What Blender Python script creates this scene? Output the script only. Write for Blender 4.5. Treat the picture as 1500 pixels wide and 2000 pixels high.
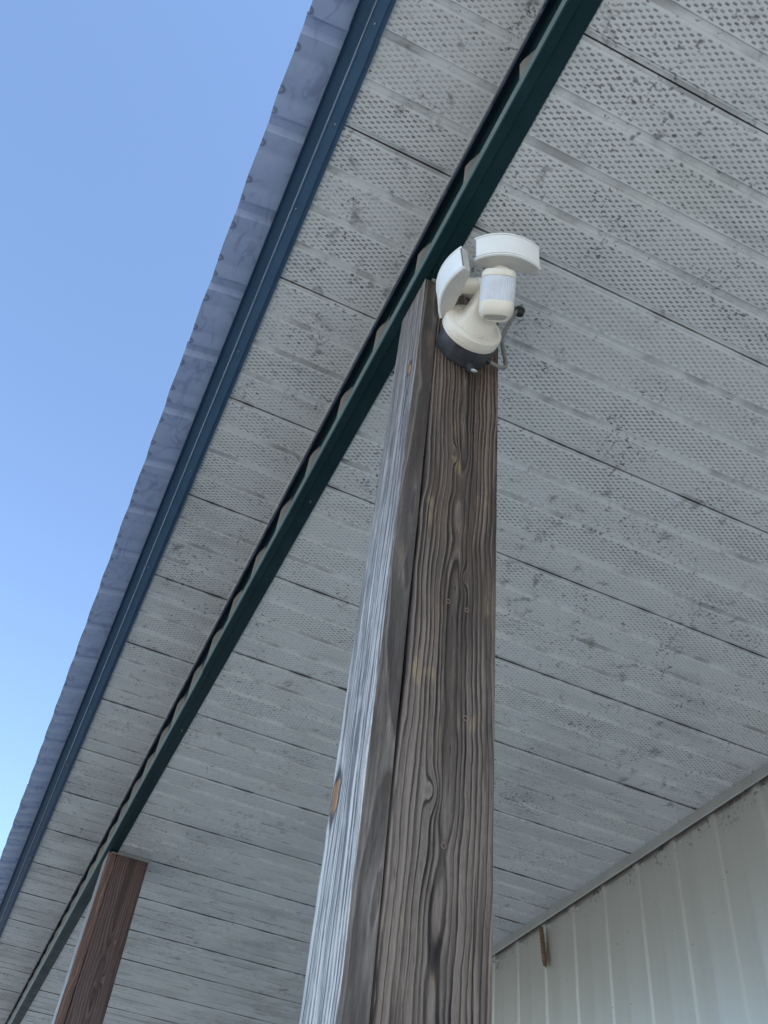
import bpy, bmesh, math, random
from mathutils import Vector, Matrix, noise as mnoise

for o in list(bpy.data.objects):
    bpy.data.objects.remove(o)
sc = bpy.context.scene
COL = sc.collection

# ------------------------------------------------------------------ camera, sky, sun, exposure
CZ = 1.5                       # eye height; all porch measures below are taken from the eye
RIGHT = Vector((0.90745158, -0.40978701, 0.09276985))
DOWN = Vector((0.35525127, 0.63043921, -0.69017602))
FWD = Vector((0.22433941, 0.65925792, 0.71767041))
cam = bpy.data.cameras.new('camera')
cam.sensor_fit = 'HORIZONTAL'
cam.sensor_width = 36.0
cam.lens = 36.0 * 1833.43 / 1500.0
cam.clip_start = 0.02
cam.clip_end = 5000
co = bpy.data.objects.new('camera', cam)
COL.objects.link(co)
M = Matrix((RIGHT, -DOWN, -FWD)).transposed().to_4x4()
M.translation = (0, 0, CZ)
co.matrix_world = M
sc.camera = co

SUN = Vector((0.34, -0.60, 0.72)).normalized()     # direction towards the sun
world = bpy.data.worlds.new('World')
sc.world = world
world.use_nodes = True
wn = world.node_tree
sky = wn.nodes.new('ShaderNodeTexSky')
sky.sky_type = 'NISHITA'
sky.sun_disc = False
sky.sun_elevation = math.asin(SUN.z)
sky.sun_rotation = math.atan2(SUN.x, SUN.y)
sky.altitude = 0
sky.air_density = 1.0
sky.dust_density = 0.35
sky.ozone_density = 2.0
bg = wn.nodes['Background']
bg.inputs['Strength'].default_value = 0.10
wn.links.new(sky.outputs['Color'], bg.inputs['Color'])
sun = bpy.data.lights.new('sun', 'SUN')
sun.energy = 3.2
sun.angle = math.radians(0.5)
sun.color = (1.0, 0.95, 0.88)
so = bpy.data.objects.new('sun', sun)
so.rotation_euler = SUN.to_track_quat('Z', 'Y').to_euler()
so.location = (-5, -20, 30)
COL.objects.link(so)
sc.view_settings.view_transform = 'Standard'
sc.view_settings.look = 'None'
sc.view_settings.gamma = 1.0
sc.view_settings.exposure = 1.9
sc.render.engine = 'CYCLES'
sc.cycles.max_bounces = 7
sc.cycles.diffuse_bounces = 4

# ------------------------------------------------------------------ helpers
random.seed(7)


class NB:
    """small node builder"""
    def __init__(s, name):
        s.mat = bpy.data.materials.new(name)
        s.mat.use_nodes = True
        s.t = s.mat.node_tree
        s.p = s.t.nodes['Principled BSDF']
        s.tc = s.t.nodes.new('ShaderNodeTexCoord')
        s.geo = s.t.nodes.new('ShaderNodeNewGeometry')

    def put(s, sock, v):
        if hasattr(v, 'is_output'):
            s.t.links.new(v, sock)
        elif isinstance(v, (tuple, list)):
            v = tuple(v)
            if len(v) == 3 and len(sock.default_value) == 4:
                v = v + (1.0,)
            sock.default_value = v
        else:
            sock.default_value = v

    def m(s, op, a, b=0.0, c=0.0, clamp=False):
        n = s.t.nodes.new('ShaderNodeMath')
        n.operation = op
        n.use_clamp = clamp
        s.put(n.inputs[0], a)
        s.put(n.inputs[1], b)
        s.put(n.inputs[2], c)
        return n.outputs[0]

    def vec(s, x, y, z):
        n = s.t.nodes.new('ShaderNodeCombineXYZ')
        s.put(n.inputs[0], x)
        s.put(n.inputs[1], y)
        s.put(n.inputs[2], z)
        return n.outputs[0]

    def sep(s, v):
        n = s.t.nodes.new('ShaderNodeSeparateXYZ')
        s.put(n.inputs[0], v)
        return n.outputs[0], n.outputs[1], n.outputs[2]

    def noise(s, v, scale=1.0, detail=3.0, rough=0.5, dist=0.0):
        n = s.t.nodes.new('ShaderNodeTexNoise')
        s.put(n.inputs['Vector'], v)
        n.inputs['Scale'].default_value = scale
        n.inputs['Detail'].default_value = detail
        n.inputs['Roughness'].default_value = rough
        n.inputs['Distortion'].default_value = dist
        return n.outputs[0]

    def white(s, v):
        n = s.t.nodes.new('ShaderNodeTexWhiteNoise')
        n.noise_dimensions = '3D'
        s.put(n.inputs['Vector'], v)
        return n.outputs[0]

    def voro(s, v, scale, feature='F1'):
        n = s.t.nodes.new('ShaderNodeTexVoronoi')
        n.feature = feature
        s.put(n.inputs['Vector'], v)
        n.inputs['Scale'].default_value = scale
        return n.outputs['Distance']

    def step(s, x, lo, hi, a=0.0, b=1.0):
        n = s.t.nodes.new('ShaderNodeMapRange')
        n.interpolation_type = 'SMOOTHSTEP'
        s.put(n.inputs['Value'], x)
        n.inputs['From Min'].default_value = lo
        n.inputs['From Max'].default_value = hi
        n.inputs['To Min'].default_value = a
        n.inputs['To Max'].default_value = b
        return n.outputs[0]

    def mix(s, f, a, b):
        n = s.t.nodes.new('ShaderNodeMix')
        n.data_type = 'RGBA'
        s.put(n.inputs[0], f)
        s.put(n.inputs[6], a)
        s.put(n.inputs[7], b)
        return n.outputs[2]

    def ramp(s, f, stops):
        n = s.t.nodes.new('ShaderNodeValToRGB')
        s.put(n.inputs[0], f)
        e = n.color_ramp.elements
        while len(e) < len(stops):
            e.new(0.5)
        for k, (p, c) in enumerate(stops):
            e[k].position = p
            e[k].color = tuple(c) + (1.0,)
        return n.outputs[0]

    def bump(s, h, dist, strength=1.0):
        n = s.t.nodes.new('ShaderNodeBump')
        s.put(n.inputs['Height'], h)
        n.inputs['Distance'].default_value = dist
        n.inputs['Strength'].default_value = strength
        s.t.links.new(n.outputs[0], s.p.inputs['Normal'])

    def done(s, color=None, rough=None, metal=None, spec=None):
        if color is not None:
            s.put(s.p.inputs['Base Color'], color)
        if rough is not None:
            s.put(s.p.inputs['Roughness'], rough)
        if metal is not None:
            s.put(s.p.inputs['Metallic'], metal)
        if spec is not None:
            s.put(s.p.inputs['Specular IOR Level'], spec)
        return s.mat


def tag(o, label=None, cat=None, group=None, kind=None):
    if label: o['label'] = label
    if cat: o['category'] = cat
    if group: o['group'] = group
    if kind: o['kind'] = kind
    return o


def empty(name, loc=(0, 0, 0)):
    o = bpy.data.objects.new(name, None)
    o.location = loc
    o.empty_display_size = 0.05
    COL.objects.link(o)
    return o


def mesh_from(name, verts, faces, mats, smooth=None, midx=None):
    me = bpy.data.meshes.new(name)
    me.from_pydata([tuple(v) for v in verts], [], faces)
    for m_ in (mats if isinstance(mats, (list, tuple)) else [mats]):
        me.materials.append(m_)
    if midx:
        me.polygons.foreach_set('material_index', midx)
    if smooth is not None:
        me.polygons.foreach_set('use_smooth', [True] * len(me.polygons))
        me.set_sharp_from_angle(angle=math.radians(smooth))
    me.update()
    return me


def obj(name, me, parent=None, loc=(0, 0, 0)):
    o = bpy.data.objects.new(name, me)
    o.location = loc
    COL.objects.link(o)
    if parent is not None:
        o.parent = parent
    return o


def bm_mesh(name, bm, mats, smooth=None):
    bmesh.ops.recalc_face_normals(bm, faces=bm.faces[:])
    me = bpy.data.meshes.new(name)
    bm.to_mesh(me)
    bm.free()
    for m_ in (mats if isinstance(mats, (list, tuple)) else [mats]):
        me.materials.append(m_)
    if smooth is not None:
        me.polygons.foreach_set('use_smooth', [True] * len(me.polygons))
        me.set_sharp_from_angle(angle=math.radians(smooth))
    return me


def bm_box(bm, lo, hi, bevel=0.0, seg=2):
    r = bmesh.ops.create_cube(bm, size=1.0)
    vs = r['verts']
    for v in vs:
        v.co = Vector([lo[i] + (v.co[i] + 0.5) * (hi[i] - lo[i]) for i in range(3)])
    if bevel:
        es = list({e for v in vs for e in v.link_edges})
        bmesh.ops.bevel(bm, geom=es, offset=bevel, segments=seg, affect='EDGES', profile=0.6)


def extrude_profile(pts, y0, y1, thick=0.0, nseg=1):
    """open polyline in (x, z) swept along y; thick > 0 gives sheet metal its thickness"""
    P = [Vector((a, b)) for a, b in pts]
    n = len(P)
    if thick:
        off = []
        for i in range(n):
            d = Vector((0, 0))
            if i > 0: d += (P[i] - P[i - 1]).normalized()
            if i < n - 1: d += (P[i + 1] - P[i]).normalized()
            d.normalize()
            off.append(P[i] + Vector((-d.y, d.x)) * thick)
        loop = P + off[::-1]
        closed = True
    else:
        loop = P
        closed = False
    L = len(loop)
    V, F = [], []
    for k in range(nseg + 1):
        y = y0 + (y1 - y0) * k / nseg
        V += [(p.x, y, p.y) for p in loop]
    for k in range(nseg):
        for i in range(L if closed else L - 1):
            j = (i + 1) % L
            F.append((k * L + i, k * L + j, (k + 1) * L + j, (k + 1) * L + i))
    if closed:
        F.append(tuple(range(L - 1, -1, -1)))
        F.append(tuple(nseg * L + i for i in range(L)))
    return V, F


def lathe_y(prof, cx, cz, n=64, r_mod=None):
    """profile of (r, y) turned round an axis along y; closed with centre points"""
    V, F = [], []
    for r, y in prof:
        for i in range(n):
            a = 2 * math.pi * i / n
            rr = r if r_mod is None else r_mod(r, a, y)
            V.append((cx + rr * math.cos(a), y, cz + rr * math.sin(a)))
    for k in range(len(prof) - 1):
        for i in range(n):
            j = (i + 1) % n
            F.append((k * n + i, k * n + j, (k + 1) * n + j, (k + 1) * n + i))
    F.append(tuple(range(n)))
    F.append(tuple((len(prof) - 1) * n + i for i in range(n - 1, -1, -1)))
    return V, F


def loft(sections):
    """sections: lists of equal length of Vectors, closed rings; ends capped"""
    n = len(sections[0])
    V = [v for s_ in sections for v in s_]
    F = []
    for k in range(len(sections) - 1):
        for i in range(n):
            j = (i + 1) % n
            F.append((k * n + i, k * n + j, (k + 1) * n + j, (k + 1) * n + i))
    F.append(tuple(range(n - 1, -1, -1)))
    F.append(tuple((len(sections) - 1) * n + i for i in range(n)))
    return V, F


def superring(c, ux, uy, w, h, e=3.2, n=40):
    r = []
    for i in range(n):
        a = 2 * math.pi * i / n
        ca, sa = math.cos(a), math.sin(a)
        x = math.copysign(abs(ca) ** (2 / e), ca) * w / 2
        y = math.copysign(abs(sa) ** (2 / e), sa) * h / 2
        r.append(c + ux * x + uy * y)
    return r


def tube(pts, rad, n=12):
    P = [Vector(p) for p in pts]
    # smooth the path
    Q = []
    for i in range(len(P) - 1):
        p0 = P[max(i - 1, 0)]; p1 = P[i]; p2 = P[i + 1]; p3 = P[min(i + 2, len(P) - 1)]
        for k in range(8):
            t = k / 8
            Q.append(0.5 * ((2 * p1) + (p2 - p0) * t + (2 * p0 - 5 * p1 + 4 * p2 - p3) * t * t + (3 * p1 - p0 - 3 * p2 + p3) * t ** 3))
    Q.append(P[-1])
    secs = []
    up = Vector((0.3, 0.8, 0.5)).normalized()
    for i, q in enumerate(Q):
        d = (Q[min(i + 1, len(Q) - 1)] - Q[max(i - 1, 0)]).normalized()
        ux = d.cross(up).normalized()
        uy = d.cross(ux)
        up = -uy if uy.dot(up) < 0 else uy
        ux = d.cross(up).normalized()
        secs.append([q + (ux * math.cos(2 * math.pi * j / n) + up * math.sin(2 * math.pi * j / n)) * rad for j in range(n)])
    return loft(secs)


RIB = 0.2229
# ------------------------------------------------------------------ materials
def soffit_material(W):
    b = NB('perforated_soffit_paint')
    x, y, z = b.sep(b.tc.outputs['Object'])
    oi = b.t.nodes.new('ShaderNodeObjectInfo')
    rnd = oi.outputs['Random']
    pos = b.geo.outputs['Position']
    q = W / 4
    fy = b.m('MODULO', y, q)
    flat = b.m('FLOOR', b.m('DIVIDE', y, q))
    rp, cp = 0.00585, 0.0221
    rowf = b.m('DIVIDE', b.m('SUBTRACT', fy, 0.0130), rp)
    row = b.m('FLOOR', rowf)
    v = b.m('MULTIPLY', b.m('SUBTRACT', b.m('SUBTRACT', rowf, row), 0.5), rp)
    par = b.m('MODULO', b.m('ADD', row, 40), 2.0)
    xs = b.m('DIVIDE', b.m('ADD', b.m('ADD', x, 5.0), b.m('MULTIPLY', par, cp / 2)), cp)
    colm = b.m('FLOOR', xs)
    u = b.m('MULTIPLY', b.m('SUBTRACT', b.m('SUBTRACT', xs, colm), 0.5), cp)
    zone = b.m('MULTIPLY', b.m('GREATER_THAN', row, -0.5), b.m('LESS_THAN', row, 12.5))
    w1 = b.white(b.vec(b.m('ADD', row, b.m('MULTIPLY', flat, 37)), colm, b.m('MULTIPLY', rnd, 91.7)))
    au = b.step(b.m('ABSOLUTE', u), 0.0036, 0.0047, 1.0, 0.0)
    lineA = b.step(b.m('ABSOLUTE', b.m('SUBTRACT', v, 0.0013)), 0.0002, 0.0008, 1.0, 0.0)
    lineB = b.step(b.m('ABSOLUTE', b.m('ADD', v, 0.0013)), 0.0001, 0.0007, 1.0, 0.0)
    inner = b.step(b.m('ABSOLUTE', v), 0.0009, 0.0017, 1.0, 0.0)
    # dust in the lances: some patches clogged, some open
    dust = b.noise(pos, 5.0, 3.0)
    fl = b.white(b.vec(flat, b.m('MULTIPLY', rnd, 13.1), 3.0))
    opn = b.m('ADD', b.m('MULTIPLY', b.step(dust, 0.36, 0.66), 0.42), b.m('ADD', b.m('MULTIPLY', fl, 0.20), 0.70))
    opn = b.m('MULTIPLY', opn, b.m('ADD', b.m('MULTIPLY', w1, 0.7), 0.65))
    lines = b.m('ADD', b.m('MULTIPLY', lineA, 1.0), b.m('MULTIPLY', lineB, 0.6))
    lines = b.m('ADD', lines, b.m('MULTIPLY', b.m('MULTIPLY', inner, b.step(b.m('ADD', fl, b.m('MULTIPLY', w1, 0.3)), 0.3, 0.8)), 0.32))
    slot = b.m('MULTIPLY', b.m('MULTIPLY', b.m('MULTIPLY', lines, au), zone), opn, clamp=True)
    # dirt
    big = b.noise(pos, 1.7, 3.0)
    mid = b.noise(pos, 9.0, 4.0, 0.6)
    stretch = b.t.nodes.new('ShaderNodeMapping')
    b.t.links.new(pos, stretch.inputs[0])
    stretch.inputs['Scale'].default_value = (4.0, 26.0, 1.0)
    streak = b.noise(stretch.outputs[0], 1.0, 4.0, 0.6)
    dg = b.m('MINIMUM', fy, b.m('SUBTRACT', q, fy))
    film = b.m('MULTIPLY', b.step(b.m('ADD', b.m('MULTIPLY', big, 0.5), b.m('MULTIPLY', streak, 0.5)), 0.47, 0.68), 0.36)
    dg = b.m('MINIMUM', fy, b.m('SUBTRACT', q, fy))
    groove = b.m('MULTIPLY', b.step(dg, 0.003, 0.013, 1.0, 0.0), b.m('ADD', 0.0, b.m('MULTIPLY', b.step(mid, 0.42, 0.70), 0.62)))
    # specks of mould and insect dirt, of several sizes
    sp1 = b.voro(b.vec(b.m('MULTIPLY', b.sep(pos)[0], 0.75), b.sep(pos)[1], 0.0), 55.0)
    dens = b.noise(pos, 3.1, 2.0)
    cut1 = b.step(dens, 0.42, 0.72, 0.015, 0.20)
    rag = b.noise(pos, 160.0, 3.0, 0.6)
    s1 = b.m('MULTIPLY', b.step(b.m('ADD', b.m('SUBTRACT', sp1, cut1), b.m('MULTIPLY', b.m('SUBTRACT', rag, 0.5), 0.6)), -0.06, 0.05, 1.0, 0.0), 0.75)
    grit = b.noise(pos, 110.0, 4.0, 0.65)
    gm = b.noise(pos, 7.0, 3.0)
    s2 = b.m('MULTIPLY', b.step(b.m('ADD', grit, b.m('MULTIPLY', gm, 0.42)), 0.835, 0.92), 0.88)
    blot = b.noise(pos, 21.0, 5.0, 0.62, 0.4)
    s3 = b.m('MULTIPLY', b.step(b.m('ADD', blot, b.m('MULTIPLY', b.noise(pos, 2.6, 2.0), 0.30)), 0.745, 0.90), 0.62)
    px_, py_, pz_ = b.sep(pos)
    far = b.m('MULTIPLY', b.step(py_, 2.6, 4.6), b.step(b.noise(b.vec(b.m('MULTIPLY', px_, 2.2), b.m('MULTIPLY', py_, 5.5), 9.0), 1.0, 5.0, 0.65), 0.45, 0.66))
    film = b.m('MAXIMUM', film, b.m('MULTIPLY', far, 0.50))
    fine = b.noise(pos, 420.0, 2.0)
    base = b.mix(b.m('MULTIPLY', fine, 0.5), (0.645, 0.682, 0.685), (0.565, 0.602, 0.605))
    base = b.mix(b.m('MULTIPLY', b.step(b.noise(pos, 4.4, 3.0), 0.5, 0.75), 0.28), base, (0.56, 0.59, 0.52))
    base = b.mix(b.step(dg, 0.0095, 0.0165, 0.0, 0.17), base, (0.24, 0.255, 0.255))
    c = b.mix(film, base, (0.20, 0.22, 0.23))
    edge = b.m('MULTIPLY', b.step(b.m('ABSOLUTE', b.m('SUBTRACT', dg, 0.0068)), 0.0006, 0.0026, 1.0, 0.0), b.m('ADD', 0.16, b.m('MULTIPLY', b.step(mid, 0.4, 0.7), 0.3)))
    c = b.mix(edge, c, (0.20, 0.21, 0.21))
    c = b.mix(groove, c, (0.20, 0.205, 0.20))
    c = b.mix(b.m('MAXIMUM', s1, b.m('MAXIMUM', s2, s3)), c, (0.075, 0.07, 0.06))
    seam = b.m('MAXIMUM', b.step(y, 0.0008, 0.0020, 1.0, 0.0), b.step(y, W - 0.0012, W - 0.0005))
    c = b.mix(b.m('MULTIPLY', seam, b.step(mid, 0.35, 0.65, 0.45, 1.0)), c, (0.04, 0.04, 0.04))
    c = b.mix(slot, c, (0.045, 0.05, 0.05))
    b.bump(b.m('MULTIPLY', b.m('MULTIPLY', inner, au), zone), 0.0010, 0.7)
    return b.done(c, 0.5)


def green_material(name='dark_green_metal_paint', ca=(0.005, 0.023, 0.028), cb=(0.008, 0.032, 0.038)):
    b = NB(name)
    pos = b.geo.outputs['Position']
    n1 = b.noise(pos, 14.0, 4.0)
    n2 = b.noise(pos, 160.0, 3.0)
    c = b.mix(b.step(n1, 0.35, 0.75), ca, cb)
    c = b.mix(b.m('MULTIPLY', b.step(n2, 0.70, 0.78), 0.25), c, (0.12, 0.14, 0.14))
    return b.done(c, b.step(n1, 0.3, 0.8, 0.5, 0.65), spec=0.16)


def plain(name, col, rough=0.5, var=0.12, scale=20.0, metal=0.0, speck=0.0):
    b = NB(name)
    pos = b.tc.outputs['Object']
    n1 = b.noise(pos, scale, 4.0)
    c = b.mix(b.step(n1, 0.3, 0.75), col, tuple(v * (1 - var) for v in col))
    if speck:
        s_ = b.noise(pos, scale * 9, 4.0, 0.65)
        g_ = b.noise(pos, scale * 1.3, 2.0)
        c = b.mix(b.m('MULTIPLY', b.step(b.m('ADD', s_, b.m('MULTIPLY', g_, 0.35)), 0.83, 0.9), speck), c, (0.08, 0.065, 0.05))
    return b.done(c, rough, metal)


def roof_material():
    b = NB('roof_sheet_underside')
    pos = b.geo.outputs['Position']
    x, y, z = b.sep(pos)
    ox, oy, oz = b.sep(b.tc.outputs['Object'])
    v = b.vec(b.m('MULTIPLY', x, 12.0), b.m('MULTIPLY', y, 7.0), 0.0)
    n = b.noise(v, 1.0, 3.0, 0.5, 0.6)
    tide = b.step(b.m('ABSOLUTE', b.m('SUBTRACT', b.m('FRACT', b.m('MULTIPLY', n, 5.0)), 0.5)), 0.0, 0.20, 1.0, 0.0)
    n2 = b.noise(pos, 9.0, 4.0)
    c = b.mix(b.step(n2, 0.3, 0.7), (0.32, 0.40, 0.58), (0.28, 0.36, 0.54))  # pale grey sheet; blue of the sky glare is put into its colour
    c = b.mix(b.m('MULTIPLY', tide, b.step(n2, 0.36, 0.64, 0.04, 0.6)), c, (0.17, 0.20, 0.35))
    c = b.mix(b.m('MULTIPLY', b.step(b.noise(b.vec(b.m('MULTIPLY', x, 22.0), b.m('MULTIPLY', y, 13.0), 4.0), 1.0, 4.0, 0.6), 0.5, 0.70), 0.22), c, (0.17, 0.21, 0.36))
    # dark spots with pale centres at the drip edge under the small ribs
    yy = b.m('MODULO', b.m('ADD', oy, 2 * RIB), RIB)
    jit = b.m('MULTIPLY', b.m('SUBTRACT', b.noise(b.vec(0.0, b.m('MULTIPLY', y, 14.0), 0.0), 1.0, 1.0), 0.5), 0.008)
    for cy in (0.052, 0.148, 0.196):
        dx = b.m('MULTIPLY', b.m('ADD', ox, 0.0735), 0.85)
        dy = b.m('SUBTRACT', b.m('SUBTRACT', yy, cy), jit)
        d = b.m('SQRT', b.m('ADD', b.m('MULTIPLY', dx, dx), b.m('MULTIPLY', dy, dy)))
        c = b.mix(b.m('MULTIPLY', b.step(b.m('ADD', d, b.m('MULTIPLY', jit, 0.7)), 0.0085, 0.0125, 1.0, 0.0), 0.66), c, (0.07, 0.08, 0.17))
        c = b.mix(b.m('MULTIPLY', b.step(b.m('ADD', d, b.m('MULTIPLY', jit, 0.7)), 0.003, 0.0075, 1.0, 0.0), 0.75), c, (0.36, 0.36, 0.42))
    return b.done(c, 0.4)


def wall_material():
    b = NB('pale_steel_siding_paint')
    x, y, z = b.sep(b.tc.outputs['Object'])
    pos = b.geo.outputs['Position']
    n1 = b.noise(b.vec(b.m('MULTIPLY', y, 30.0), b.m('MULTIPLY', z, 1.5), 0.0), 1.0, 3.0)
    n2 = b.noise(pos, 60.0, 4.0, 0.6)
    c = b.mix(b.m('MULTIPLY', b.step(n1, 0.4, 0.7), 0.3), (0.62, 0.60, 0.55), (0.555, 0.54, 0.50))
    # dirt gathered under the trim, by each screw
    px, py, pz = b.sep(pos)
    top = b.step(pz, CZ + 1.61, CZ + 1.70)
    sm = b.m('MULTIPLY', top, b.step(b.m('ADD', n2, b.m('MULTIPLY', b.noise(pos, 9.0, 2.0), 0.5)), 0.84, 0.95))
    sp = b.step(b.noise(pos, 75.0, 2.0, 0.4), 0.755, 0.79)
    c = b.mix(b.m('MAXIMUM', b.m('MULTIPLY', sm, 0.7), b.m('MULTIPLY', sp, 0.8)), c, (0.08, 0.085, 0.08))
    return b.done(c, 0.35, 0.88)


def wood_material(name, light, dark, grey, cx, d0, a2, pitch, knots=(), sx=1.0, patches=0.5, seed=0.0, contrast=1.0):
    b = NB(name)
    lx, ly, lz = b.sep(b.tc.outputs['Object'])
    wob = b.noise(b.vec(b.m('MULTIPLY', lx, 7.0), seed, b.m('MULTIPLY', lz, 2.6)), 1.0, 2.0)
    wob2 = b.noise(b.vec(b.m('MULTIPLY', lx, 22.0), seed + 4, b.m('MULTIPLY', lz, 9.0)), 1.0, 2.0)
    u = b.m('ADD', b.m('SUBTRACT', lx, cx), b.m('ADD', b.m('MULTIPLY', b.m('SUBTRACT', wob, 0.5), 0.030), b.m('MULTIPLY', b.m('SUBTRACT', wob2, 0.5), 0.007)))
    u = b.m('MULTIPLY', u, sx)
    dn = b.noise(b.vec(seed + 9.0, 0.0, b.m('MULTIPLY', lz, 1.7)), 1.0, 3.0, 0.45)
    d = b.m('ADD', b.m('ADD', ly, d0), b.m('MULTIPLY', b.m('SUBTRACT', dn, 0.5), a2))
    r = b.m('SQRT', b.m('ADD', b.m('MULTIPLY', u, u), b.m('MULTIPLY', d, d)))
    for kx, kz, s_, amp in knots:
        ex = b.m('DIVIDE', b.m('SUBTRACT', lx, kx), s_)
        ez = b.m('DIVIDE', b.m('SUBTRACT', lz, kz), s_ * 2.6)
        g = b.m('EXPONENT', b.m('MULTIPLY', b.m('ADD', b.m('MULTIPLY', ex, ex), b.m('MULTIPLY', ez, ez)), -1.0))
        r = b.m('ADD', r, b.m('MULTIPLY', g, amp))
    rgh = b.noise(b.vec(b.m('MULTIPLY', lx, 70.0), b.m('MULTIPLY', ly, 70.0), b.m('MULTIPLY', lz, 17.0)), 1.0, 4.0, 0.6)
    r = b.m('ADD', r, b.m('MULTIPLY', b.m('SUBTRACT', rgh, 0.5), 0.0036))
    fib = b.noise(b.vec(b.m('MULTIPLY', lx, 420.0), b.m('MULTIPLY', ly, 420.0), b.m('MULTIPLY', lz, 9.0)), 1.0, 3.0)
    rr = b.m('ADD', r, b.m('MULTIPLY', b.m('SUBTRACT', fib, 0.5), 0.0009))
    vary = b.noise(b.vec(b.m('MULTIPLY', r, 90.0), seed, 0.0), 1.0, 2.0)
    ring = b.m('ADD', b.m('DIVIDE', rr, pitch), b.m('MULTIPLY', vary, 1.6))
    s_ = b.m('FRACT', ring)
    thk = b.m('MULTIPLY', b.m('SUBTRACT', b.noise(b.vec(b.m('MULTIPLY', lx, 26.0), seed + 21, b.m('MULTIPLY', lz, 2.2)), 1.0, 3.0), 0.5), 1.1)
    s2_ = b.m('ADD', s_, b.m('MULTIPLY', thk, b.step(s_, 0.0, 0.3)))
    late = b.m('MULTIPLY', b.step(s2_, 0.46, 0.86), b.step(s_, 0.93, 1.0, 1.0, 0.0))
    pale = b.m('MULTIPLY', b.step(s_, 0.0, 0.10), b.step(s_, 0.12, 0.34, 1.0, 0.0))
    late = b.m('MULTIPLY', late, b.step(b.noise(b.vec(b.m('MULTIPLY', lx, 24.0), seed + 51, b.m('MULTIPLY', lz, 4.5)), 1.0, 4.0, 0.6), 0.34, 0.54, 0.50, 1.0))
    rid = b.white(b.vec(b.m('FLOOR', ring), seed, 1.0))
    late = b.m('MULTIPLY', late, b.step(b.noise(b.vec(b.m('MULTIPLY', lx, 60.0), seed + 3, b.m('MULTIPLY', lz, 12.0)), 1.0, 4.0, 0.6), 0.25, 0.55, 0.72, 1.0))
    late = b.m('MULTIPLY', late, b.m('ADD', 0.74 * contrast, b.m('MULTIPLY', rid, 0.36 * contrast), clamp=True))
    blotch = b.noise(b.vec(b.m('MULTIPLY', lx, 14.0), seed + 2, b.m('MULTIPLY', lz, 3.2)), 1.0, 4.0, 0.6)
    big = b.noise(b.vec(b.m('MULTIPLY', lx, 5.0), seed + 7, b.m('MULTIPLY', lz, 1.3)), 1.0, 2.0)
    hi = b.step(b.m('ADD', lz, b.m('MULTIPLY', b.m('SUBTRACT', wob2, 0.5), 0.6)), CZ + 0.45, CZ + 1.45)  # top darkened: roof shade and sheltered brown in one colour mix
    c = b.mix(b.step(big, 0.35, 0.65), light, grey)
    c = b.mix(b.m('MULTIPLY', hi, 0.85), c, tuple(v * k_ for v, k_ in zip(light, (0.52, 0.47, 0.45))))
    stk = b.noise(b.vec(b.m('MULTIPLY', lx, 150.0), b.m('MULTIPLY', ly, 150.0), b.m('MULTIPLY', lz, 5.0)), 1.0, 4.0, 0.65)
    por = b.noise(b.vec(b.m('MULTIPLY', lx, 700.0), b.m('MULTIPLY', ly, 700.0), b.m('MULTIPLY', lz, 60.0)), 1.0, 2.0)
    c = b.mix(b.step(stk, 0.40, 0.70, 0.0, 0.75), c, tuple(v * 0.50 for v in light))
    c = b.mix(b.step(por, 0.56, 0.72, 0.0, 0.55), c, tuple(v * 0.35 for v in light))
    c = b.mix(b.step(por, 0.44, 0.28, 0.0, 0.30), c, tuple(min(1.0, v * 1.7) for v in grey))
    c = b.mix(b.m('MULTIPLY', b.step(blotch, 0.50, 0.68), 0.80), c, tuple(v * 0.42 for v in grey))
    tan = b.m('MULTIPLY', b.step(b.noise(b.vec(b.m('MULTIPLY', lx, 30.0), seed + 11, b.m('MULTIPLY', lz, 9.0)), 1.0, 3.0), 0.60, 0.70), patches)
    c = b.mix(tan, c, (0.36, 0.26, 0.13))
    c = b.mix(b.m('MULTIPLY', pale, 0.45), c, tuple(min(1.0, v * 1.55) for v in grey))
    cen = b.m('EXPONENT', b.m('MULTIPLY', b.m('MULTIPLY', u, u), -1.0 / (0.020 ** 2)))
    wide = b.noise(b.vec(b.m('MULTIPLY', lx, 34.0), seed + 41, b.m('MULTIPLY', lz, 2.0)), 1.0, 5.0, 0.65)
    c = b.mix(b.step(wide, 0.50, 0.64, 0.0, 0.72), c, tuple(v * 0.26 for v in light))
    st = b.m('MULTIPLY', cen, b.step(b.noise(b.vec(b.m('MULTIPLY', lx, 40.0), seed + 31, b.m('MULTIPLY', lz, 4.2)), 1.0, 4.0, 0.65), 0.42, 0.62))
    c = b.mix(b.m('MULTIPLY', st, 0.8), c, tuple(v * 0.30 for v in grey))
    c = b.mix(late, c, dark)
    chk = b.noise(b.vec(b.m('MULTIPLY', lx, 260.0), b.m('MULTIPLY', ly, 260.0), b.m('MULTIPLY', lz, 2.4)), 1.0, 2.0)
    crack = b.step(chk, 0.70, 0.76)
    c = b.mix(b.m('MULTIPLY', crack, 0.8), c, (0.018, 0.014, 0.012))
    h = b.m('SUBTRACT', b.m('ADD', b.m('MULTIPLY', late, 0.8), b.m('MULTIPLY', fib, 0.5)), b.m('MULTIPLY', crack, 2.0))
    b.bump(h, 0.0012, 0.9)
    return b.done(c, 0.68, spec=0.35)


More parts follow.
